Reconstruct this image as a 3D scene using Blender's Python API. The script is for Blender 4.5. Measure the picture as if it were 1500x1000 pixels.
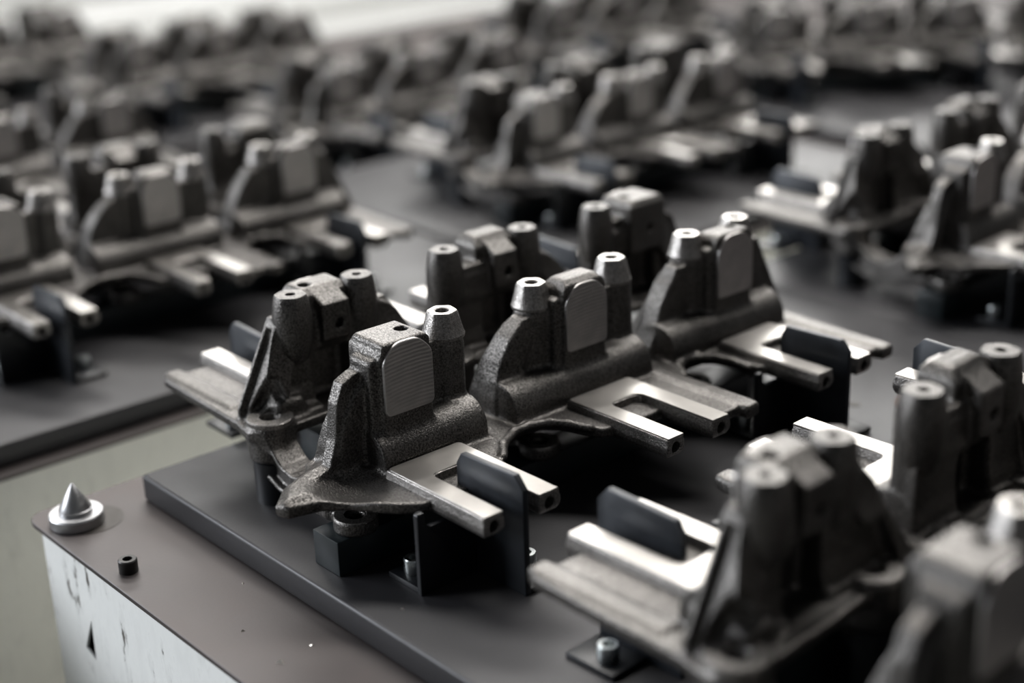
import bpy, bmesh, math, random
import numpy as np
from mathutils import Vector, Matrix

# ------------------------------------------------------------------ reset
for o in list(bpy.data.objects):
    bpy.data.objects.remove(o, do_unlink=True)
scene = bpy.context.scene
COL = scene.collection
random.seed(7)
RAD = math.radians

# ------------------------------------------------------------------ camera
def set_camera():
    pit, yaw, roll = RAD(20.764), RAD(-49.450), RAD(-2.0)
    F = Vector((math.cos(pit)*math.sin(yaw), math.cos(pit)*math.cos(yaw), -math.sin(pit)))
    R0 = Vector((math.cos(yaw), -math.sin(yaw), 0)); U0 = R0.cross(F)
    R = math.cos(roll)*R0 + math.sin(roll)*U0
    U = math.cos(roll)*U0 - math.sin(roll)*R0
    cd = bpy.data.cameras.new('camera'); co = bpy.data.objects.new('camera', cd); COL.objects.link(co)
    m = Matrix((R, U, -F)).transposed().to_4x4(); m.translation = (0.9604, -0.7453, 0.5979)
    co.matrix_world = m
    cd.sensor_width = 36.0; cd.sensor_fit = 'HORIZONTAL'
    cd.lens = 2242.28/1500*36.0
    cd.clip_start = 0.02; cd.clip_end = 60
    cd.dof.use_dof = True; cd.dof.focus_distance = 1.262; cd.dof.aperture_fstop = 1.9
    scene.camera = co
set_camera()

# ------------------------------------------------------------------ light
scene.view_settings.view_transform = 'Standard'
scene.view_settings.look = 'None'
scene.view_settings.gamma = 1.0
scene.view_settings.use_curve_mapping = False
scene.view_settings.exposure = 0.33
w = bpy.data.worlds.new('world'); scene.world = w; w.use_nodes = True
bg = w.node_tree.nodes['Background']; bg.inputs[0].default_value = (0.93, 0.96, 1.0, 1); bg.inputs[1].default_value = 0.07
def area(name, loc, target, sx, sy, power, col=(1, 1, 1)):
    l = bpy.data.lights.new(name, 'AREA'); l.shape = 'RECTANGLE'; l.size = sx; l.size_y = sy
    l.energy = power; l.color = col
    o = bpy.data.objects.new(name, l); COL.objects.link(o); o.location = loc
    o.rotation_euler = (Vector(target)-Vector(loc)).to_track_quat('-Z', 'Y').to_euler()
    return o
# daylight from the hall's high window band far behind the tables, and ceiling light rows
area('window_light_back', (-7.6, 5.8, 2.9), (0, 0, 0), 9.0, 3.0, 800, (1.0, 0.985, 0.96))
area('window_light_left', (-4.4, -4.2, 2.0), (-.1, 0, 0), 4.0, 2.0, 360, (0.90, 0.94, 1.0))
for i, (lx, ly) in enumerate([(-2.6, 2.6), (-1.1, 1.1)]):
    area('ceiling_light_row', (lx, ly, 3.3), (lx, ly, 0), 5.0, .7, 165, (1.0, 0.975, 0.945)).rotation_euler[2] = RAD(41)

# ------------------------------------------------------------------ materials
def nmat(name):
    m = bpy.data.materials.new(name); m.use_nodes = True
    nt = m.node_tree; b = nt.nodes['Principled BSDF']
    return m, nt, b
def tex(nt, kind, scale, detail=4.0, vec=None, rough=.55):
    n = nt.nodes.new(kind)
    n.inputs['Scale'].default_value = scale
    if 'Detail' in n.inputs: n.inputs['Detail'].default_value = detail
    if 'Roughness' in n.inputs and kind == 'ShaderNodeTexNoise': n.inputs['Roughness'].default_value = rough
    if vec is None:
        tc = nt.nodes.get('tc') or nt.nodes.new('ShaderNodeTexCoord'); tc.name = 'tc'
        vec = tc.outputs['Object']
    nt.links.new(vec, n.inputs['Vector'])
    return n
def ramp(nt, src, stops):
    r = nt.nodes.new('ShaderNodeValToRGB')
    el = r.color_ramp.elements
    while len(el) < len(stops): el.new(0.5)
    for e, (p, c) in zip(el, stops):
        e.position = p; e.color = (c[0], c[1], c[2], 1) if hasattr(c, '__len__') else (c, c, c, 1)
    nt.links.new(src, r.inputs['Fac'])
    return r
def bump(nt, b, src, strength, dist):
    n = nt.nodes.new('ShaderNodeBump'); n.inputs['Strength'].default_value = strength
    n.inputs['Distance'].default_value = dist
    nt.links.new(src, n.inputs['Height']); nt.links.new(n.outputs['Normal'], b.inputs['Normal'])
    return n
def simple(name, c, metal=0.0, rough=.5, var=.2, scale=30, bscale=0, bstr=.3, bdist=.0004, rvar=.1, spec=.5):
    m, nt, b = nmat(name)
    n = tex(nt, 'ShaderNodeTexNoise', scale, 6)
    r = ramp(nt, n.outputs['Fac'], [(.28, [x*(1-var) for x in c]), (.72, [x*(1+var) for x in c])])
    nt.links.new(r.outputs[0], b.inputs['Base Color'])
    b.inputs['Metallic'].default_value = metal
    b.inputs['Specular IOR Level'].default_value = spec
    r2 = ramp(nt, n.outputs['Fac'], [(.3, rough-rvar), (.7, rough+rvar)])
    nt.links.new(r2.outputs[0], b.inputs['Roughness'])
    if bscale:
        n2 = tex(nt, 'ShaderNodeTexNoise', bscale, 3)
        bump(nt, b, n2.outputs['Fac'], bstr, bdist)
    return m
M = {}
def cast_mat(name, lo, hi, metal, rough, bs=.9, bd=.0016):
    m, nt, b = nmat(name)
    n = tex(nt, 'ShaderNodeTexNoise', 14, 5); g = tex(nt, 'ShaderNodeTexNoise', 640, 2, None, .6)
    ad = nt.nodes.new('ShaderNodeMath'); ad.operation = 'MULTIPLY_ADD'
    nt.links.new(n.outputs['Fac'], ad.inputs[0]); ad.inputs[1].default_value = .45; nt.links.new(g.outputs['Fac'], ad.inputs[2])
    r = ramp(nt, ad.outputs[0], [(.55, lo), (.92, hi)])
    nt.links.new(r.outputs[0], b.inputs['Base Color'])
    r2 = ramp(nt, g.outputs['Fac'], [(.35, rough+.10), (.68, rough-.10)]); nt.links.new(r2.outputs[0], b.inputs['Roughness'])
    b.inputs['Metallic'].default_value = metal
    bump(nt, b, g.outputs['Fac'], bs, bd)
    return m
M['cast'] = cast_mat('cast_iron', (.034, .032, .030), (.190, .180, .170), .88, .37, .65, .0010)
M['cap'] = cast_mat('cast_iron_blasted', (.12, .113, .106), (.38, .362, .345), .9, .36, .6, .0010)
M['machined'] = simple('machined_steel', (.46, .44, .415), 1.0, .33, .08, 40, 900, .10, .0002, .03)
M['bore'] = simple('dark_bore', (.035, .03, .026), .5, .5, .1, 60)
M['rust'] = simple('rusty_bore_brown', (.055, .030, .022), .0, .7, .3, 60)
M['black'] = simple('black_coated_steel', (.007, .008, .010), .0, .38, .3, 30, 300, .1, .0003, .08)
M['teal'] = simple('dark_teal_painted_steel', (.010, .015, .017), .0, .40, .3, 30, 300, .1, .0003, .08)
M['tab'] = simple('worn_blue_black_steel', (.018, .021, .026), .3, .42, .3, 50, 500, .15, .0003, .06)
M['zinc'] = simple('zinc_plated_steel', (.50, .53, .53), 1.0, .30, .1, 80)
M['steel'] = simple('turned_steel', (.40, .40, .405), 1.0, .40, .2, 60)
M['nut'] = simple('blackened_steel', (.03, .029, .028), .6, .45, .2, 80)
M['chip'] = simple('steel_chip', (.60, .56, .50), .6, .4, .2, 200)
# milled pad with arc tool marks
def pad_mat():
    m, nt, b = nmat('milled_pad_steel')
    tc = nt.nodes.new('ShaderNodeTexCoord'); tc.name = 'tc'
    mp = nt.nodes.new('ShaderNodeMapping'); mp.inputs['Location'].default_value = (0, -.006, .045)
    nt.links.new(tc.outputs['Object'], mp.inputs['Vector'])
    wv = nt.nodes.new('ShaderNodeTexWave'); wv.wave_type = 'RINGS'; wv.rings_direction = 'X'
    wv.inputs['Scale'].default_value = 95; wv.inputs['Distortion'].default_value = 1.2; wv.inputs['Detail'].default_value = 2
    nt.links.new(mp.outputs[0], wv.inputs['Vector'])
    n = tex(nt, 'ShaderNodeTexNoise', 60, 4)
    r = ramp(nt, n.outputs['Fac'], [(.3, (.40, .385, .375)), (.7, (.50, .475, .46))])
    nt.links.new(r.outputs[0], b.inputs['Base Color'])
    b.inputs['Metallic'].default_value = .9; b.inputs['Roughness'].default_value = .42
    bump(nt, b, wv.outputs['Fac'], .22, .0005)
    return m
M['pad'] = pad_mat()
def pallet_mat():
    m, nt, b = nmat('grey_brown_pallet_coating')
    n = tex(nt, 'ShaderNodeTexNoise', 6, 8); n2 = tex(nt, 'ShaderNodeTexNoise', 260, 3)
    r = ramp(nt, n.outputs['Fac'], [(.3, (.017, .0168, .019)), (.75, (.029, .0275, .029))])
    nt.links.new(r.outputs[0], b.inputs['Base Color'])
    b.inputs['Metallic'].default_value = .25
    r2 = ramp(nt, n.outputs['Fac'], [(.3, .40), (.7, .52)]); nt.links.new(r2.outputs[0], b.inputs['Roughness'])
    bump(nt, b, n2.outputs['Fac'], .22, .0005)
    return m
M['pallet'] = pallet_mat()
def sheet_mat():
    m, nt, b = nmat('rust_brown_table_sheet')
    n = tex(nt, 'ShaderNodeTexNoise', 5, 9); n2 = tex(nt, 'ShaderNodeTexNoise', 300, 3)
    r = ramp(nt, n.outputs['Fac'], [(.28, (.038, .033, .033)), (.52, (.060, .050, .048)), (.75, (.080, .061, .056))])
    nt.links.new(r.outputs[0], b.inputs['Base Color']); b.inputs['Metallic'].default_value = .3
    r2 = ramp(nt, n.outputs['Fac'], [(.3, .44), (.7, .58)]); nt.links.new(r2.outputs[0], b.inputs['Roughness'])
    bump(nt, b, n2.outputs['Fac'], .2, .0004)
    return m
M['sheet'] = sheet_mat()
def paint_mat(name, c, dirt, amount=.60):
    m, nt, b = nmat(name)
    tc = nt.nodes.new('ShaderNodeTexCoord'); tc.name = 'tc'
    mp = nt.nodes.new('ShaderNodeMapping'); mp.inputs['Scale'].default_value = (1, 1, .35)
    nt.links.new(tc.outputs['Object'], mp.inputs['Vector'])
    n = tex(nt, 'ShaderNodeTexNoise', 42, 8, mp.outputs[0], .7)
    n3 = tex(nt, 'ShaderNodeTexNoise', 7, 5)
    mul = nt.nodes.new('ShaderNodeMath'); mul.operation = 'MULTIPLY'
    nt.links.new(n.outputs['Fac'], mul.inputs[0])
    r3 = ramp(nt, n3.outputs['Fac'], [(.25, .82), (.8, 1.12)]); nt.links.new(r3.outputs[0], mul.inputs[1])
    r = ramp(nt, mul.outputs[0], [(.30, [x*.93 for x in c]), (.50, c), (amount+.02, [x*.88 for x in c]), (amount+.055, dirt)])
    nt.links.new(r.outputs[0], b.inputs['Base Color'])
    b.inputs['Roughness'].default_value = .42
    return m
M['white'] = paint_mat('scuffed_white_paint', (.84, .85, .83), (.10, .09, .08), .57)
M['cream'] = paint_mat('dirty_cream_paint', (.76, .76, .71), (.45, .43, .38), .62)
M['wall'] = simple('white_board', (.92, .93, .93), 0, .5, .03, 3)
M['floor'] = simple('grey_concrete', (.26, .26, .24), 0, .6, .2, 3)

# ------------------------------------------------------------------ mesh helpers
def mesh(name, verts, faces, smooth=False, angle=None):
    me = bpy.data.meshes.new(name)
    me.from_pydata([tuple(v) for v in verts], [], [tuple(f) for f in faces]); me.update()
    if smooth:
        me.polygons.foreach_set('use_smooth', [True]*len(me.polygons))
        if angle:
            bm = bmesh.new(); bm.from_mesh(me)
            for e in bm.edges:
                if len(e.link_faces) == 2 and e.calc_face_angle(0) > RAD(angle): e.smooth = False
            bm.to_mesh(me); bm.free()
    return me
def bevelled(me, width, seg=2):
    bm = bmesh.new(); bm.from_mesh(me)
    bmesh.ops.recalc_face_normals(bm, faces=bm.faces)
    ed = [e for e in bm.edges if len(e.link_faces) == 2 and e.calc_face_angle(0) > RAD(28)]
    if width > 0:
        bmesh.ops.bevel(bm, geom=ed, offset=width, segments=seg, affect='EDGES', profile=.5, clamp_overlap=True)
    bm.to_mesh(me); bm.free()
    me.polygons.foreach_set('use_smooth', [True]*len(me.polygons))
    bm = bmesh.new(); bm.from_mesh(me)
    for e in bm.edges:
        if len(e.link_faces) == 2 and e.calc_face_angle(0) > RAD(40): e.smooth = False
    bm.to_mesh(me); bm.free()
    return me
def boxm(name, x0, x1, y0, y1, z0, z1, bev=.0008, seg=2):
    v = [(x, y, z) for x in (x0, x1) for y in (y0, y1) for z in (z0, z1)]
    f = [(0, 1, 3, 2), (4, 6, 7, 5), (0, 4, 5, 1), (2, 3, 7, 6), (0, 2, 6, 4), (1, 5, 7, 3)]
    return bevelled(mesh(name, v, f), bev, seg)
def prism(name, poly, a0, a1, axis='z', bev=.0008, seg=2):
    """poly in the two other axes (in xyz order), extruded along axis"""
    n = len(poly)
    def P(p, a):
        return {'z': (p[0], p[1], a), 'y': (p[0], a, p[1]), 'x': (a, p[0], p[1])}[axis]
    v = [P(p, a0) for p in poly] + [P(p, a1) for p in poly]
    f = [tuple(range(n-1, -1, -1)), tuple(range(n, 2*n))] + [(i, (i+1) % n, n+(i+1) % n, n+i) for i in range(n)]
    return bevelled(mesh(name, v, f), bev, seg)
def lathe(name, prof, seg=40, shape=None, close=True):
    """prof: (r, z[, w]) list; shape(theta) scales the radius by w toward a polygon"""
    v, f = [], []
    for p in prof:
        r, z = p[0], p[1]; wgt = p[2] if len(p) > 2 else 0
        for i in range(seg):
            t = 2*math.pi*i/seg
            rr = r*(1-wgt+wgt*shape(t)) if shape else r
            v.append((rr*math.cos(t), rr*math.sin(t), z))
    m = len(prof)
    for j in range(m-1):
        for i in range(seg):
            f.append((j*seg+i, j*seg+(i+1) % seg, (j+1)*seg+(i+1) % seg, (j+1)*seg+i))
    if close:
        f.append(tuple(range(seg-1, -1, -1))); f.append(tuple((m-1)*seg+i for i in range(seg)))
    return mesh(name, v, f, True, 32)
def shift(me, d):
    me.transform(Matrix.Translation(d)); return me
def rounded(poly, r, n=5):
    """round the corners of a convex-ish 2D polygon; r scalar or list"""
    out = []
    N = len(poly)
    for i in range(N):
        rr = r[i] if hasattr(r, '__len__') else r
        p = Vector(poly[i]); a = (Vector(poly[i-1])-p); b = (Vector(poly[(i+1) % N])-p)
        rr = min(rr, a.length*.49, b.length*.49)
        if rr < 1e-5: out.append(tuple(p)); continue
        A = p+a.normalized()*rr; B = p+b.normalized()*rr
        for k in range(n+1):
            t = k/n; out.append(tuple((1-t)**2*A+2*t*(1-t)*p+t*t*B))
    return out
def obj(name, me, mat, parent=None, loc=(0, 0, 0), rot=(0, 0, 0)):
    o = bpy.data.objects.new(name, me); COL.objects.link(o)
    if mat is not None and me is not None and not me.materials: me.materials.append(M[mat])
    if parent is not None: o.parent = parent
    o.location = loc; o.rotation_euler = rot
    return o
def empty(name, loc, rz=0, label=None, cat=None, group=None):
    o = bpy.data.objects.new(name, None); COL.objects.link(o); o.location = loc; o.rotation_euler = (0, 0, rz)
    o.empty_display_size = .05
    if label: o['label'] = label
    if cat: o['category'] = cat
    if group: o['group'] = group
    return o
def tag(o, label, cat, group=None):
    o['label'] = label; o['category'] = cat
    if group: o['group'] = group
    return o

# ------------------------------------------------------------------ distance-field modelling for the cast body
def surface_nets(F, org, h):
    S = F < 0
    cnt = np.zeros(tuple(s-1 for s in F.shape), np.int8)
    for a in (0, 1):
        for b in (0, 1):
            for c in (0, 1):
                cnt += S[a:S.shape[0]-1+a, b:S.shape[1]-1+b, c:S.shape[2]-1+c]
    act = (cnt > 0) & (cnt < 8)
    I = np.argwhere(act)
    idx = np.full(act.shape, -1, np.int32); idx[act] = np.arange(len(I), dtype=np.int32)
    pos = np.zeros((len(I), 3)); num = np.zeros(len(I))
    cor = [np.array((a, b, c)) for a in (0, 1) for b in (0, 1) for c in (0, 1)]
    val = {tuple(c): F[I[:, 0]+c[0], I[:, 1]+c[1], I[:, 2]+c[2]] for c in cor}
    for ax in range(3):
        for c in cor:
            if c[ax]: continue
            d = c.copy(); d[ax] = 1
            v0, v1 = val[tuple(c)], val[tuple(d)]
            m = (v0 < 0) != (v1 < 0)
            t = np.where(m, v0/np.where(m, v0-v1, 1), 0)
            p = c[None, :]+np.zeros((len(I), 3)); p[:, ax] += t
            pos[m] += p[m]; num[m] += 1
    V = np.array(org)+h*(I+pos/num[:, None])
    quads = []
    for ax in range(3):
        u, w_ = (ax+1) % 3, (ax+2) % 3
        sl0 = [slice(None)]*3; sl1 = [slice(None)]*3
        sl0[ax] = slice(0, -1); sl1[ax] = slice(1, None)
        ch = S[tuple(sl0)] != S[tuple(sl1)]
        E = np.argwhere(ch)
        ok = (E[:, u] > 0) & (E[:, w_] > 0) & (E[:, u] < F.shape[u]-1) & (E[:, w_] < F.shape[w_]-1)
        E = E[ok]
        def cell(du, dw):
            e = E.copy(); e[:, u] += du; e[:, w_] += dw
            return idx[e[:, 0], e[:, 1], e[:, 2]]
        q = np.stack([cell(-1, -1), cell(0, -1), cell(0, 0), cell(-1, 0)], 1)
        inside = S[E[:, 0], E[:, 1], E[:, 2]]
        q[~inside] = q[~inside][:, ::-1]
        quads.append(q)
    Q = np.concatenate(quads)
    return V, Q
def np_mesh(name, V, Q):
    me = bpy.data.meshes.new(name)
    me.vertices.add(len(V)); me.vertices.foreach_set('co', V.astype(np.float32).ravel())
    me.loops.add(len(Q)*4); me.loops.foreach_set('vertex_index', Q.astype(np.int32).ravel())
    me.polygons.add(len(Q)); me.polygons.foreach_set('loop_start', np.arange(0, len(Q)*4, 4, dtype=np.int32))
    me.polygons.foreach_set('use_smooth', np.ones(len(Q), bool))
    me.update(calc_edges=True); me.validate()
    return me
class Field:
    def __init__(s, lo, hi, h):
        s.lo = np.array(lo, float); s.h = h
        s.n = tuple(int(round((b-a)/h))+1 for a, b in zip(lo, hi))
        s.F = np.full(s.n, 1.0, np.float32)
        s.ax = [s.lo[i]+h*np.arange(s.n[i]) for i in range(3)]
    def win(s, lo, hi, m):
        sl = []
        for i in range(3):
            a = int(np.floor((lo[i]-m-s.lo[i])/s.h)); b = int(np.ceil((hi[i]+m-s.lo[i])/s.h))+1
            sl.append(slice(max(a, 0), max(min(b, s.n[i]), 0)))
        X = s.ax[0][sl[0]][:, None, None]; Y = s.ax[1][sl[1]][None, :, None]; Z = s.ax[2][sl[2]][None, None, :]
        return tuple(sl), X, Y, Z
    def add(s, fn, lo, hi, k=.003):
        sl, X, Y, Z = s.win(lo, hi, k+.008)
        d = fn(X, Y, Z); A = s.F[sl]
        hh = np.clip(.5+.5*(A-d)/k, 0, 1)
        s.F[sl] = A*(1-hh)+d*hh-k*hh*(1-hh)
    def cut(s, fn, lo, hi, k=.002):
        sl, X, Y, Z = s.win(lo, hi, k+.008)
        d = -fn(X, Y, Z); A = s.F[sl]
        hh = np.clip(.5-.5*(A-d)/k, 0, 1)
        s.F[sl] = A*(1-hh)+d*hh+k*hh*(1-hh)
def sd_box(x0, x1, y0, y1, z0, z1, r=.003):
    def fn(X, Y, Z):
        a = np.abs(X-(x0+x1)/2)-(x1-x0)/2+r; b = np.abs(Y-(y0+y1)/2)-(y1-y0)/2+r; c = np.abs(Z-(z0+z1)/2)-(z1-z0)/2+r
        return np.sqrt(np.maximum(a, 0)**2+np.maximum(b, 0)**2+np.maximum(c, 0)**2)+np.minimum(np.maximum(np.maximum(a, b), c), 0)-r
    return fn, (x0, y0, z0), (x1, y1, z1)
def sd_cyl(cx, cy, r, z0, z1, rr=.002, r1=None):
    def fn(X, Y, Z):
        R = r if r1 is None else r+(r1-r)*np.clip((Z-z0)/(z1-z0), 0, 1)
        a = np.sqrt((X-cx)**2+(Y-cy)**2)-R+rr; b = np.abs(Z-(z0+z1)/2)-(z1-z0)/2+rr
        return np.sqrt(np.maximum(a, 0)**2+np.maximum(b, 0)**2)+np.minimum(np.maximum(a, b), 0)-rr
    m = max(r, r1 or 0)
    return fn, (cx-m, cy-m, z0), (cx+m, cy+m, z1)
def sd_cylx(x0, x1, cy, cz, r):
    def fn(X, Y, Z):
        a = np.sqrt((Y-cy)**2+(Z-cz)**2)-r; b = np.abs(X-(x0+x1)/2)-(x1-x0)/2
        return np.maximum(a, b)
    return fn, (x0, cy-r, cz-r), (x1, cy+r, cz+r)
def sd_poly2(P, A, B):
    P = np.array(P, float); N = len(P)
    d = np.full(np.broadcast(A, B).shape, 1e9); s = np.ones(d.shape)
    j = N-1
    for i in range(N):
        e = P[j]-P[i]; wa = A-P[i, 0]; wb = B-P[i, 1]
        t = np.clip((wa*e[0]+wb*e[1])/(e@e), 0, 1)
        d = np.minimum(d, (wa-e[0]*t)**2+(wb-e[1]*t)**2)
        c1 = B >= P[i, 1]; c2 = B < P[j, 1]; c3 = e[0]*wb > e[1]*wa
        flip = (c1 & c2 & c3) | (~c1 & ~c2 & ~c3)
        s = np.where(flip, -s, s); j = i
    return s*np.sqrt(d)
def ext(d2, c, half, r=.002):
    a = d2+r; b = np.abs(c)-half+r
    return np.sqrt(np.maximum(a, 0)**2+np.maximum(b, 0)**2)+np.minimum(np.maximum(a, b), 0)-r
def sd_prism(P, axis, a0, a1, r=.002):
    P = np.array(P)
    mid, half = (a0+a1)/2, (a1-a0)/2
    lo2, hi2 = P.min(0), P.max(0)
    def fn(X, Y, Z):
        if axis == 'z': return ext(sd_poly2(P, X, Y), Z-mid, half, r)
        if axis == 'x': return ext(sd_poly2(P, Y, Z), X-mid, half, r)
        return ext(sd_poly2(P, X, Z), Y-mid, half, r)
    if axis == 'z': return fn, (lo2[0], lo2[1], a0), (hi2[0], hi2[1], a1)
    if axis == 'x': return fn, (a0, lo2[0], lo2[1]), (a1, hi2[0], hi2[1])
    return fn, (lo2[0], a0, lo2[1]), (hi2[0], a1, hi2[1])

# casting frame: x across, y along, z up; two-fold symmetric about (XC, YC); rests on the pallet at ZP
XC, YC, ZP = -.067, .155, -.011
ORG = Vector((XC, YC, ZP))
POSTS = [(0, 0), (0, .101), (0, .2), (0, .302), (-.004, .376)]      # near side; the far side is the same turned by 180 degrees
PADY = [-.060, .140, .340]
BOSSY = [-.106, .036, .102, .236, .302]
def build_body():
    h = .0015
    hx, hy = .246, .3572
    nx, ny = int(round(hx/h)), int(round(hy/h))
    G = Field((XC-nx*h, YC-ny*h, -.006), (XC+nx*h, YC+ny*h, .176), h)
    A = lambda t, k=.003: G.add(t[0], t[1], t[2], k)
    K = lambda t, k=.002: G.cut(t[0], t[1], t[2], k)
    # flange plate
    fl = [(-.03, -.128), (-.012, -.140), (.002, -.172), (.020, -.190), (.032, -.186), (.040, -.160), (.0540, -.1435), (.076, -.129), (.088, -.119), (.099, -.106),
          (.104, -.09), (.104, -.024), (.086, -.010), (.070, .000), (.056, .016), (.046, .034), (.044, .050), (.048, .066), (.060, .077), (.080, .083),
          (.097, .092), (.104, .11), (.104, .170), (.148, .174), (.148, .229), (.08, .229), (.058, .231), (.044, .242), (.037, .258), (.040, .275), (.052, .286),
          (.070, .290), (.092, .289), (.104, .302), (.104, .366), (.148, .370), (.150, .428), (.10, .431), (.013, .434), (-.018, .440), (-.032, .430), (-.032, .41), (-.024, .2)]
    A(sd_prism(fl, 'z', .0505, .0600, .002), .001)
    # dished web near the pointed front corner
    A(sd_prism([(-.016, -.12), (.004, -.166), (.026, -.184), (.030, -.160), (.024, -.10)], 'z', .052, .064, .004), .010)
    # hollow between the gusset and the first fork
    def hollow(X, Y, Z): return np.sqrt((X-.040)**2+(Y+.128)**2+(Z-.1155)**2)-.0615
    G.cut(hollow, (.005, -.165, .05), (.08, -.09, .07), .004)
    # raised rim along the scallops
    for pts in ([(.078, -.004), (.060, .012), (.047, .036), (.0465, .054), (.054, .070), (.068, .079), (.088, .086)],
                [(.062, .232), (.046, .243), (.0385, .258), (.042, .274), (.054, .285), (.072, .289), (.094, .288)]):
        for a, b in zip(pts[:-1], pts[1:]):
            av, bv = np.array(a), np.array(b)
            def cap(X, Y, Z, av=av, bv=bv):
                e = bv-av; wx, wy = X-av[0], Y-av[1]
                t = np.clip((wx*e[0]+wy*e[1])/(e@e), 0, 1)
                return np.sqrt((wx-e[0]*t)**2+(wy-e[1]*t)**2+(Z-.0595)**2)-.0038
            G.add(cap, (min(a[0], b[0])-.004, min(a[1], b[1])-.004, .054), (max(a[0], b[0])+.004, max(a[1], b[1])+.004, .064), .003)
    # stub arms beside forks 2 and 3
    for y in (.219, .416):
        A(sd_box(.035, .158, y-.009, y+.009, .049, .0625, .004), .004)
    # wall slabs
    w1 = [(.012, .05), (.012, .146), (-.02, .148), (-.079, .150), (-.082, .1425), (-.100, .1415), (-.112, .136), (-.119, .120), (-.1225, .090), (-.130, .068), (-.158, .058), (-.158, .05)]
    A(sd_prism(w1, 'x', -.004, .010, .0012), .004)
    for k in (0, .2):
        bk = .213 if k == 0 else .200
        w2 = [(.0445+k, .05), (.0445+k, .077), (.0475+k, .094), (.0525+k, .109), (.064+k, .1265), (.073+k, .1345), (.084+k, .140), (.09+k, .147), (bk+k, .147), (bk+k+.002, .05)]
        if k: w2 = w2[:-2]+[(.392, .147), (.396, .10), (.404, .075), (.428, .062), (.428, .05)]
        A(sd_prism(w2, 'x', -.008, .0135, .0012), .004)
    # posts: full round above, outer half down to the rail, bullet nosed on the inside
    for i, (px, py) in enumerate(POSTS):
        A(sd_cyl(px, py, .0080, .104, .149, .007, .0165), .003)
        A(sd_cyl(px, py, .0162, .120, .149, .003), .002)
        A(sd_box(px-.001, px+.0162, py-.0140, py+.0140, .075, .147, .010), .003)
    # pad blocks, roof slightly falling to the inside
    for i, py in enumerate(PADY):
        top = [[(.0285, .1645), (.0255, .1668), (-.012, .1668), (-.017, .160)], [(.0285, .1655), (.022, .1705), (.008, .1705), (-.014, .155)], [(.0285, .1645), (.0255, .1675), (.008, .1680), (-.015, .152)]][i]
        pts = [(.0285, .062)]+top+[(top[-1][0], .112), (.0, .098), (.0, .062)]
        if i == 0:
            A(sd_prism(pts, 'y', py-.0265, py+.0245, .0015), .003)
        else:
            A(sd_prism([(.0285, .062)]+top[:2]+[(.004, top[1][1]-.001), (-.004, .160), (-.004, .112), (.0, .098), (.0, .062)], 'y', py-.0265, py+.0245, .0015), .003)
            A(sd_prism([(.010, top[1][1]), (-.019, .1545), (-.019, .122), (-.008, .112), (.010, .112)], 'y', py-.016, py+.013, .0012), .003)
        # stepped shoulder on the low-y side
        A(sd_box(-.006, .024, py-.0345, py+.0, .07, .1545, .004), .004)
        # chamfer the top corners
        for s in (-1, 1):
            q = py-.001
            K(sd_prism([(q+s*.0145, .174), (q+s*.0285, .158), (q+s*.05, .158), (q+s*.05, .18), (q+s*.0145, .18)], 'x', -.03, .045, .001), .002)
        if i == 0: K(sd_prism([(py-.0345, .160), (py-.0345, .1515), (py-.028, .1555), (py-.024, .162)], 'x', -.03, .045, .001), .003)
        if i != 1:
            K(sd_cyl(.007 if i == 0 else .012, py+.011, .0058, .148, .18, .0005), .001)
        # hole in the inner face
        K(sd_cylx(-.03, .0, py-.004, .134, .0045), .001)
    # web between the post heads on the inside
    for a, b in ((0, .0), (.101, .2), (.302, .376)):
        A(sd_box(-.009, .006, a-.004, b+.004, .112, .140, .004), .004)
    A(sd_box(-.009, .006, -.078, .0, .112, .138, .004), .004)
    # round rail at the wall foot
    for y0, y1 in ((-.096, .013), (.0445, .214), (.2445, .405)):
        def rail(X, Y, Z, y0=y0, y1=y1):
            d2 = np.minimum(np.sqrt((X-.0145)**2+(Z-.0675)**2)-.0250, np.maximum(np.abs(X-.012)-.0275, np.abs(Z-.058)-.0085))
            return np.maximum(d2, np.abs(Y-(y0+y1)/2)-(y1-y0)/2)
        G.add(rail, (-.016, y0, .045), (.041, y1, .095), .0045)
    A(sd_box(-.02, .030, .378, .408, .05, .078, .006), .006)
    # inner pockets behind the pads
    for py in PADY:
        K(sd_box(-.05, .012, py-.021, py+.021, .060, .1085, .006), .004)
    # saddle arches
    def arch(y0, sgn_near, sgn_far, t=.0145, r=.0015):
        half = [(.0135, .142), (.0135, .06), (.001, .036), (-.018, .019), (-.043, .009), (-.067, .006), (-.067, .031), (-.050, .035), (-.036, .047), (-.024, .072), (-.014, .105), (-.006, .128), (-.003, .142)]
        for side in (1, -1):
            P = [(x if side > 0 else 2*XC-x, z) for x, z in half]
            sg = sgn_near if side > 0 else sgn_far
            def lean(Z, sg=sg, side=side):
                if side < 0: return sg*np.interp(Z, [0, .070, .145], [0, 0, .038])
                return sg*np.interp(Z, [0, .077, .094, .109, .1265, .1345, .142], [0, .0, .003, .008, .0195, .028, .036])
            def fn(X, Y, Z, P=P, lean=lean):
                return ext(sd_poly2(P, X, Z), Y-y0-lean(Z), t, r)
            P_ = np.array(P)
            G.add(fn, (P_[:, 0].min(), y0-.055, .004), (P_[:, 0].max(), y0+.055, .144), .005)
            # recessed panel between two ridges on the open side
            if (y0 < -.05):
                def cf(X, Y, Z, P=P, lean=lean):
                    return np.maximum(sd_poly2(P, X, Z)+.0048, (Y-y0-lean(Z))+t-.0070)
                if side < 0:
                    G.cut(cf, (P_[:, 0].min(), y0-.06, .004), (P_[:, 0].max(), y0+.055, .132), .003)
    arch(-.106, 1, 1)
    arch(.0575, 1, -1)
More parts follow.
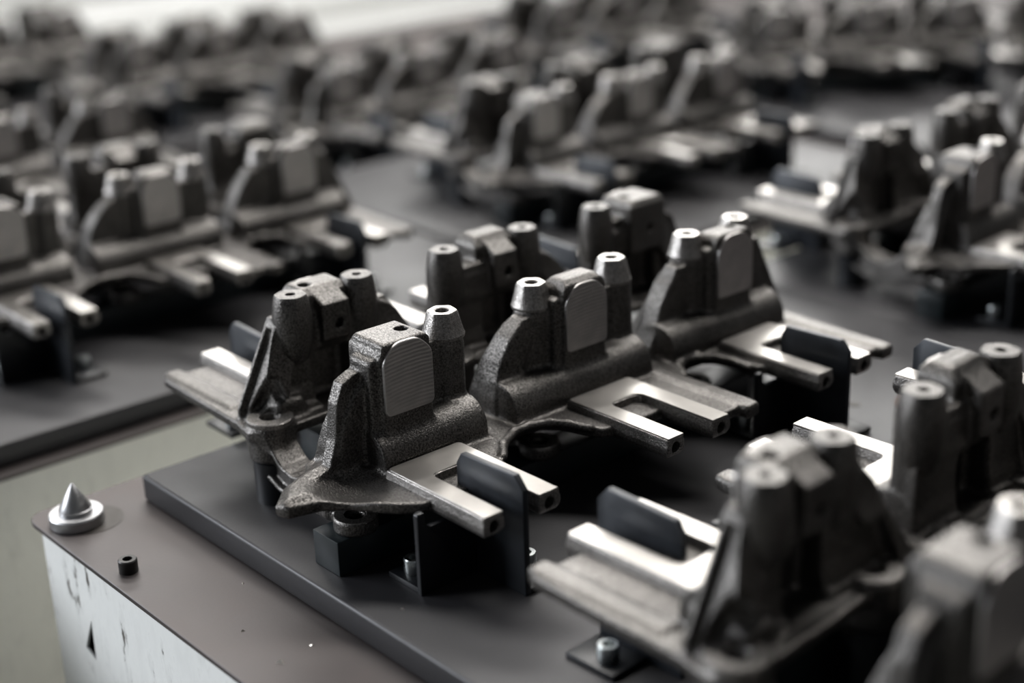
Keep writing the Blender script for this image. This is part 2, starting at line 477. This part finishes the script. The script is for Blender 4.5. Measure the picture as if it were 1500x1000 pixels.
    # bosses on the far side (turned copies land on the near side)
    for by in BOSSY:
        A(sd_cyl(-.117, by, .0205, .030, .0650, .002), .005)
    # bolt ears under the near flange
    for ly in (-.124, .077, .277):
        A(sd_cyl(.032, ly, .0185, .0205, .0325, .002), .002)
        A(sd_box(-.012, .032, ly-.009, ly+.014, .021, .031, .003), .004)
        A(sd_box(-.02, .008, ly-.012, ly+.016, .022, .056, .004), .006)
    for by in BOSSY:
        K(sd_cyl(-.117, by, .0080, .0, .08, .0005), .001)
        K(sd_cyl(-.117, by, .0150, .0625, .08, .0005), .002)
        K(sd_cyl(-.117, by, .0222, .0652, .100, .003, .0130), .003)
    for ly in (-.124, .077, .277):
        K(sd_cyl(.032, ly, .0070, .0, .05, .0005), .001)
    for (px, py) in POSTS:
        K(sd_cyl(px, py, .0060, .125, .18, .0005), .001)
    F = G.F
    R = F[::-1, ::-1, :]
    k = .004
    hh = np.clip(.5+.5*(F-R)/k, 0, 1)
    F2 = F*(1-hh)+R*hh-k*hh*(1-hh)
    # keep the through holes of both halves open
    V, Q = surface_nets(F2.astype(np.float32), G.lo, h)
    return np_mesh('casting_body', V-np.array(ORG)[None, :], Q)
def build_fork():
    # local frame: casting frame with the fork of unit 1 (y centre -.0595)
    h = .00085
    G = Field((.030, -.108, .043), (.172, -.011, .073), h)
    U = [(.041, -.099), (.041, -.0200), (.165, -.0200), (.165, -.0430), (.080, -.0430), (.080, -.0775), (.165, -.0775), (.165, -.099)]
    def fn(X, Y, Z):
        tap = np.interp(Z, [.049, .0535, .058, .0665], [.0030, .0006, .0, .0012])
        d = ext(sd_poly2(U, X, Y)+tap, Z-.058, .0088, .0008)
        return d
    G.add(fn, (.041, -.099, .049), (.165, -.020, .067), .001)
    c = sd_box(.076, .20, -.0775, -.0430, .03, .09, .007); G.cut(c[0], c[1], c[2], .001)
    for y in (-.0882, -.0316):
        c = sd_cylx(.150, .18, y, .0575, .0050); G.cut(c[0], c[1], c[2], .001)
    V, Q = surface_nets(G.F, G.lo, h)
    return np_mesh('fork', V-np.array(ORG)[None, :], Q)

BODY = build_body()
FORK = build_fork()
O3 = ORG
def sub(p): return [(x-O3.x, y-O3.y) for x, y in p]
# machined U face of a fork
fo = rounded([(.0440, -.0965), (.0440, -.0225), (.1645, -.0225), (.1645, -.0405), (.0800, -.0405), (.0800, -.0800), (.1645, -.0800), (.1645, -.0965)],
             [.006, .006, .001, .001, .0001, .0001, .001, .001])
# the face keeps clear of the dished slot root
fo = rounded([(.0425, -.0970), (.0425, -.0220), (.1642, -.0220), (.1642, -.0420), (.0750, -.0420), (.0750, -.0785), (.1642, -.0785), (.1642, -.0970)],
             [.005, .005, .001, .001, .009, .009, .001, .001])
FACE = prism('machined_face', sub(fo), .0655-O3.z, .0678-O3.z, 'z', .0004, 1)
hexf = lambda t: math.cos(math.pi/6)/math.cos(((t+math.pi/6*.4) % (math.pi/3))-math.pi/6)
CAP = lathe('post_cap', [(.0185, .1455, .05), (.0188, .1480, .10), (.0180, .1495, .15), (.0158, .1585, .55), (.0141, .1660, .80), (.0131, .1676, .85), (.0060, .1676, 0), (.0060, .1540, 0), (.0001, .1540, 0)], 48, hexf)
shift(CAP, (0, 0, -O3.z))
RING = lathe('machined_ring', [(.0128, .1676, .85), (.0126, .1681, .85), (.0072, .1681, 0), (.0060, .1668, 0)], 48, hexf, close=False)
shift(RING, (0, 0, -O3.z))
POST = lathe('post', [(.0085, .1050), (.0125, .1090), (.0158, .1190), (.0176, .1320), (.0178, .1480), (.0165, .1600, .3), (.0152, .1662, .5), (.0140, .1678, .5), (.0045, .1678), (.0045, .1560), (.0001, .1560)], 48, hexf)
shift(POST, (0, 0, -O3.z))
BOSS = lathe('boss_face', [(.0207, .0630), (.0207, .0668), (.0199, .0676), (.0094, .0676), (.0082, .0664), (.0080, .0560)], 40, close=False)
shift(BOSS, (0, 0, -O3.z))
EAR = lathe('ear_face', [(.0180, .0320), (.0174, .0332), (.0095, .0332), (.0076, .0312)], 36, close=False)
shift(EAR, (0, 0, -O3.z))
pp = rounded([(-.0255, .1045), (.0245, .1045), (.0245, .1525), (.0105, .1660), (-.0125, .1660), (-.0255, .1535)], [.006, .006, .007, .007, .007, .007])
PAD = prism('milled_pad', [(y, z-O3.z) for y, z in pp], .0275-O3.x, .0306-O3.x, 'x', .0006, 1)

def casting(loc, rz, label, detail=True):
    t = empty('metal_casting', loc, rz, label, 'casting', 'machined metal castings on the fixture pallets')
    obj('body', BODY, 'cast', t)
    for turn in (0, math.pi):
        r = (0, 0, turn); c, s = math.cos(turn), math.sin(turn)
        for (px, py) in POSTS:
            d = (px-O3.x, py-O3.y)
            q = (c*d[0]-s*d[1], s*d[0]+c*d[1], 0)
            if turn:
                obj('post', POST, 'cast', t, q, r)
            else:
                p = obj('post_cap', CAP, 'cap', t, q, r)
                obj('machined_ring', RING, 'machined', p)
        for py in PADY:
            d = (0, py-O3.y)
            obj('milled_pad', PAD, 'pad', t, (c*d[0]-s*d[1], s*d[0]+c*d[1], 0), r)
        for k in range(3):
            d = (0, .2*k)
            f = obj('fork', FORK, 'cap', t, (c*d[0]-s*d[1], s*d[0]+c*d[1], 0), r)
            obj('machined_face', FACE, 'machined', f)
        for by in BOSSY:
            d = (-.117-O3.x, by-O3.y)
            obj('boss_face', BOSS, 'cap', t, (c*d[0]-s*d[1], s*d[0]+c*d[1], 0), r)
        for ly in (-.124, .077, .277):
            d = (.032-O3.x, ly-O3.y)
            obj('ear_face', EAR, 'cap', t, (c*d[0]-s*d[1], s*d[0]+c*d[1], 0), r)
    return t

# ------------------------------------------------------------------ fixtures (bolted to a pallet)
BOLT = lathe('bolt', [(.0078, 0), (.0082, .001), (.0082, .0115), (.0074, .0128), (.0044, .0128, .6), (.0044, .0065, .6), (.0001, .0065)], 30, hexf)
def fixture_meshes(rise):
    zb = ZP-rise; z = lambda v: v-O3.z
    X = lambda v: v-O3.x
    Y = lambda v: v-O3.y
    D = {}
    D['bar'] = boxm('support_bar', X(.007), X(.042), Y(-.150), Y(.350), z(zb), z(.0200), .0012)
    tabp = [(.090, zb), (.090, .078), (.096, .088), (.160, .0905), (.1695, .080), (.1695, zb)]
    D['tab'] = prism('tab_plate', [(X(a), z(b)) for a, b in tabp], Y(-.0635), Y(-.0575), 'y', .0009)
    webp = rounded([(-.1215, zb), (-.0640, zb), (-.0640, .046), (-.1095, .046), (-.1135, .0500), (-.1140, .0600), (-.1215, .0600)], [0, 0, 0, .002, .002, .003, .003])
    D['web'] = prism('web_plate', [(Y(a), z(b)) for a, b in webp], X(.107), X(.112), 'x', .0007)
    D['foot'] = boxm('foot_plate', X(.068), X(.107), Y(-.1205), Y(-.088), z(zb), z(zb+.005), .0008)
    D['foot2'] = boxm('foot_plate', X(.122), X(.1695), Y(-.0575), Y(-.022), z(zb), z(zb+.005), .0008)
    D['pin'] = lathe('support_pin', [(.0180, z(zb)), (.0180, z(.028)), (.0150, z(.0300)), (.006, z(.0300)), (.006, z(.022))], 36)
    D['zb'] = z(zb)
    return D
FX = {}
def fixture(parent, center, rz, rise=0.0):
    """adds one nest of bars, brackets and pins to a pallet; center is the casting centre in pallet coordinates"""
    key = round(rise, 4)
    if key not in FX: FX[key] = fixture_meshes(rise)
    D = FX[key]
    cr, sr = math.cos(rz), math.sin(rz)
    def put(name, me, mat, off=(0, 0, 0), turn=0, par=None):
        c, s = math.cos(turn), math.sin(turn)
        ox, oy = c*off[0]-s*off[1], s*off[0]+c*off[1]
        return obj(name, me, mat, parent, (center[0]+cr*ox-sr*oy, center[1]+sr*ox+cr*oy, center[2]+off[2]), (0, 0, rz+turn))
    for turn in (0, math.pi):
        put('support_bar', D['bar'], 'teal', turn=turn)
        for k in (0, 2):
            b = put('bracket', D['web'], 'black', (0, .2*k, 0), turn)
            obj('tab_plate', D['tab'], 'tab', b); obj('foot_plate', D['foot'], 'black', b); obj('foot_plate', D['foot2'], 'black', b)
            for bx, by in ((.083, -.106), (.140, -.036)):
                obj('bolt', BOLT, 'zinc', b, (bx-O3.x, by-O3.y, D['zb']+.005))
        for by in (-.106, .036, .236):
            put('support_pin', D['pin'], 'black', (-.117-O3.x, by-O3.y, 0), turn)
PLATES = {}
def pallet(loc, sx0, sx1, sy0, sy1, label, nests, rz=0, thick=.026):
    """loc is the point on the pallet's top face; extents relative to it"""
    t = empty('fixture_pallet', loc, rz, label, 'pallet', 'dark fixture pallets')
    me = boxm('base_plate', sx0, sx1, sy0, sy1, -thick, 0, .0035, 3)
    obj('base_plate', me, 'pallet', t)
    for (cx, cy, r, rise) in nests:
        fixture(t, (cx, cy, rise), r, rise)
    return t

# ------------------------------------------------------------------ setting
fl = obj('floor', boxm('floor', -9, 5, -5, 9, -.92, -.86, 0), 'floor'); fl['kind'] = 'structure'
wl = empty('wall_back', (-3.45, 3.2, -.86)); wl['kind'] = 'structure'
BOARD = boxm('board', -.03, .0, -4.5, 4.5, 0, .150, .006)
obj('backing', boxm('backing', -.08, -.025, -4.5, 4.5, 0, 2.2, 0), 'cream', wl)
for i in range(13):
    obj('board', BOARD, 'wall', wl, (0, 0, .165*i))

# ------------------------------------------------------------------ tables
def table(loc, x0, x1, y0, y1, label, front=True, over=.008, hole=False):
    """loc z is the top of the sheet"""
    t = empty('work_table', (loc[0], loc[1], -.86), 0, label, 'table')
    top = loc[2]+.86
    sh = rounded([(x0, y0), (x1, y0), (x1, y1), (x0, y1)], .022, 6)
    obj('top_sheet', prism('top_sheet', sh, top-.005, top, 'z', .0006, 1), 'sheet', t)
    a, b, c, d = x0+over*2, x1-over*2, y0+over, y1-over
    if hole:
        # painted front sheet with a torn triangular hole
        tri = hole
        bm = bmesh.new()
        outer = [(a, 0.02), (b, 0.02), (b, top-.006), (a, top-.006)]
        def loop(pts): 
            vs = [bm.verts.new((p[0], c, p[1])) for p in pts]
            return [bm.edges.new((vs[i], vs[(i+1) % len(vs)])) for i in range(len(vs))]
        es = loop(outer)+loop(tri)
        r = bmesh.ops.triangle_fill(bm, use_beauty=True, use_dissolve=False, edges=es)
        fs = [g for g in r['geom'] if isinstance(g, bmesh.types.BMFace)]
        ex = bmesh.ops.extrude_face_region(bm, geom=fs)
        for g in ex['geom']:
            if isinstance(g, bmesh.types.BMVert): g.co.y += .002
        bmesh.ops.recalc_face_normals(bm, faces=bm.faces)
        me = bpy.data.meshes.new('side_panel'); bm.to_mesh(me); bm.free()
        obj('side_panel', me, 'white', t)
        obj('inner_frame', boxm('inner_frame', a+.02, b-.02, c+.03, c+.07, .02, top-.007, .001), 'black', t)
    else:
        obj('side_panel', boxm('side_panel', a, b, c, c+.002, .02, top-.006, 0), 'white', t)
    obj('side_panel', boxm('side_panel', b-.002, b, c+.002, d-.002, .02, top-.006, 0), 'cream', t)
    obj('side_panel', boxm('side_panel', a, a+.002, c+.002, d-.002, .02, top-.006, 0), 'cream', t)
    obj('side_panel', boxm('side_panel', a, b, d-.002, d, .02, top-.006, 0), 'cream', t)
    return t
ZT = ZP-.026
table((0, 0, ZT), -.296, 1.15, -.268, 1.36, 'rusty brown steel worktable with scuffed white front, holding the sharpest casting', hole=[(-.2185, .7155), (-.2000, .7095), (-.1985, .7530)])
table((0, 0, -.061), -1.17, -.442, -.95, 1.36, 'worktable behind the cone pin, with dirty cream side panel')
table((0, 0, -.125), -2.95, -1.185, -1.3, 1.36, 'far left worktable under the most blurred rows of castings')
table((0, 0, -.098), -2.6, 1.3, 1.39, 3.4, 'white-fronted worktable at the back, under the crosswise casting')

# ------------------------------------------------------------------ pallets and castings
def place(cx, cy, rz, dz, label, plabel, top, xp=.33, y0=.41, x0=-.185, y1=.41):
    casting((cx, cy, ZP+dz), RAD(rz), label)
    if plabel:
        pallet((cx, cy, ZP+dz), x0, xp, -y0, y1, plabel, [(0, 0, RAD(rz), 0)], 0, ZP+dz-top)
BX, BY, BZ = .4824, .1307, .0245
pallet((XC, YC, ZP), -.181, 1.05, -.326, .50, 'large dark pallet with rounded edge under the two nearest castings',
       [(0, 0, 0, 0), (BX-XC, BY-YC, RAD(1.9), BZ)])
HP = bpy.data.objects['fixture_pallet']
obj('rusty_bore', lathe('rusty_bore', [(.0300, 0), (.0300, .0005), (.0001, .0005)], 48), 'rust', HP, (.139+.028-XC, .470-YC, 0))
obj('dowel_hole', lathe('dowel_hole', [(.0060, 0), (.0060, .0005), (.0001, .0005)], 30), 'bore', HP, (.119-XC, .4196-YC, 0))
casting((XC, YC, ZP), 0, 'sharply focused dark casting in the middle with three milled oval pads')
casting((BX, BY, ZP+BZ), RAD(1.9), 'large blurred casting in the bottom right foreground')
place(-.7925, .1318, -.6, -.0242, 'blurred casting at the left edge, nearest behind the cone pin', 'dark pallet at the left edge behind the cone pin', -.061, .33, .95, -.36)
place(-.7854, .9624, .4, -.0290, 'blurred casting in the upper middle right behind the sharp casting', 'dark pallet in the upper middle behind the sharp casting', -.061, .33, .40, -.36, .385)
place(-.086, 1.0083, .8, -.0115, 'blurred casting at the right edge above the foreground one', 'dark pallet at the right edge behind the sharp casting', ZT, .33, .345, -.185, .34)
place(-1.4721, .2188, 1.1, -.0709, 'blurred casting peeking over the left one, cut by the left edge', 'pallet second from the front along the left edge', -.125, .27)
place(-1.471, 1.0786, 1.0, -.0862, 'very blurred casting at the top, left of the upper middle one', 'pallet beside the white boards, left of the upper middle one', -.125, .27, .41, -.185, .275)
place(-2.0999, .9991, 1.2, -.0910, 'very blurred casting at the top left in front of the white boards', 'pallet at the top left in front of the white boards', -.125, .33, .41, -.185, .34)
place(-2.66, .70, 2, -.100, 'farthest casting in the top left corner', 'farthest pallet in the top left corner', -.125)
casting((-1.0419, 1.98, ZP-.061), RAD(-30.4), 'crosswise casting at the top right edge')
casting((-.70, 2.50, ZP-.061), RAD(-30.4), 'casting cut off by the top right corner')
pallet((-1.0419, 1.98, ZP-.061), -.30, 1.0, -.42, 1.05, 'large dark pallet under the crosswise casting at the top right', [(0, 0, RAD(-30.4), 0), (.3419, .52, RAD(-30.4), 0)], 0, ZP-.061+.098)
place(-1.6365, 1.8003, -.6, -.061, 'very blurred casting at the top edge right of the white boards', 'pallet at the top edge right of the white boards', -.098, .28)

# ------------------------------------------------------------------ things on the near table
cn = empty('cone_pin', (-.250, -.2375, ZT), 0, 'turned steel cone pin on a round disc at the table corner', 'pin')
obj('disc', lathe('disc', [(.0235, 0), (.0245, .001), (.0245, .0095), (.0235, .0110), (.0150, .0110), (.0001, .0110)], 56), 'steel', cn)
obj('cone', lathe('cone', [(.0150, .0110), (.0150, .0150), (.0145, .0153), (.0142, .0165), (.0010, .0390), (.0001, .0396)], 48), 'steel', cn)
nt_ = empty('hex_socket_collar', (-.134, -.2475, ZT), 0, 'small black collar standing on the table corner beside the cone pin', 'collar')
obj('collar', lathe('collar', [(.0078, 0), (.0082, .0008), (.0082, .0110), (.0074, .0120), (.0042, .0120), (.0042, .0020), (.0001, .0020)], 40), 'nut', nt_)
obj('bore', lathe('bore', [(.0041, .0022), (.0041, .0028), (.0001, .0028)], 24), 'bore', nt_)
tag(obj('dark_round', lathe('dark_round', [(.0285, 0), (.0285, .0004), (.0001, .0004)], 40), 'bore', None, (-.2455, -.2255, ZT)), 'dark round stain beside the cone pin disc', 'patch')  # thin dark disc, a little wider than the pin's disc and offset behind it
CH = mesh('metal_chip', [(0, 0, 0), (.004, .0006, 0), (.002, .0022, .0002), (.0018, .001, .0016)], [(0, 2, 1), (0, 1, 3), (1, 2, 3), (2, 0, 3)])
for i, (x, y, z, s, r) in enumerate([(.075, -.2355, ZT, 1.2, .3), (.018, -.231, ZT, .6, 1), (-.045, -.19, ZT, .5, 2), (.075, -.20, ZT, .6, 4), (.25, -.05, ZP, .9, .2), (.262, -.035, ZP, .7, 1.2), (.30, -.02, ZP, .7, 2.5), (.115, -.145, ZP, .5, .5)]):
    c = obj('metal_chip', CH, 'chip', None, (x, y, z)); c.scale = (s*1.6, s*1.6, s*1.6); c.rotation_euler = (0, 0, r)
    tag(c, ['largest bright metal chip on the brown table sheet near its front edge', 'small metal chip on the table sheet, left of the largest chip',
            'metal speck on the table sheet nearest the pallet edge and the collar', 'metal speck on the table sheet right of the largest chip',
            'thin bright chip on the pallet left of the foreground casting flange', 'chip on the pallet just beside the thin bright one',
            'chip on the pallet closest to the foreground casting flange', 'tiny speck on the pallet in front of the bolted bracket foot'][i], 'chip', 'metal chips scattered on the steel')
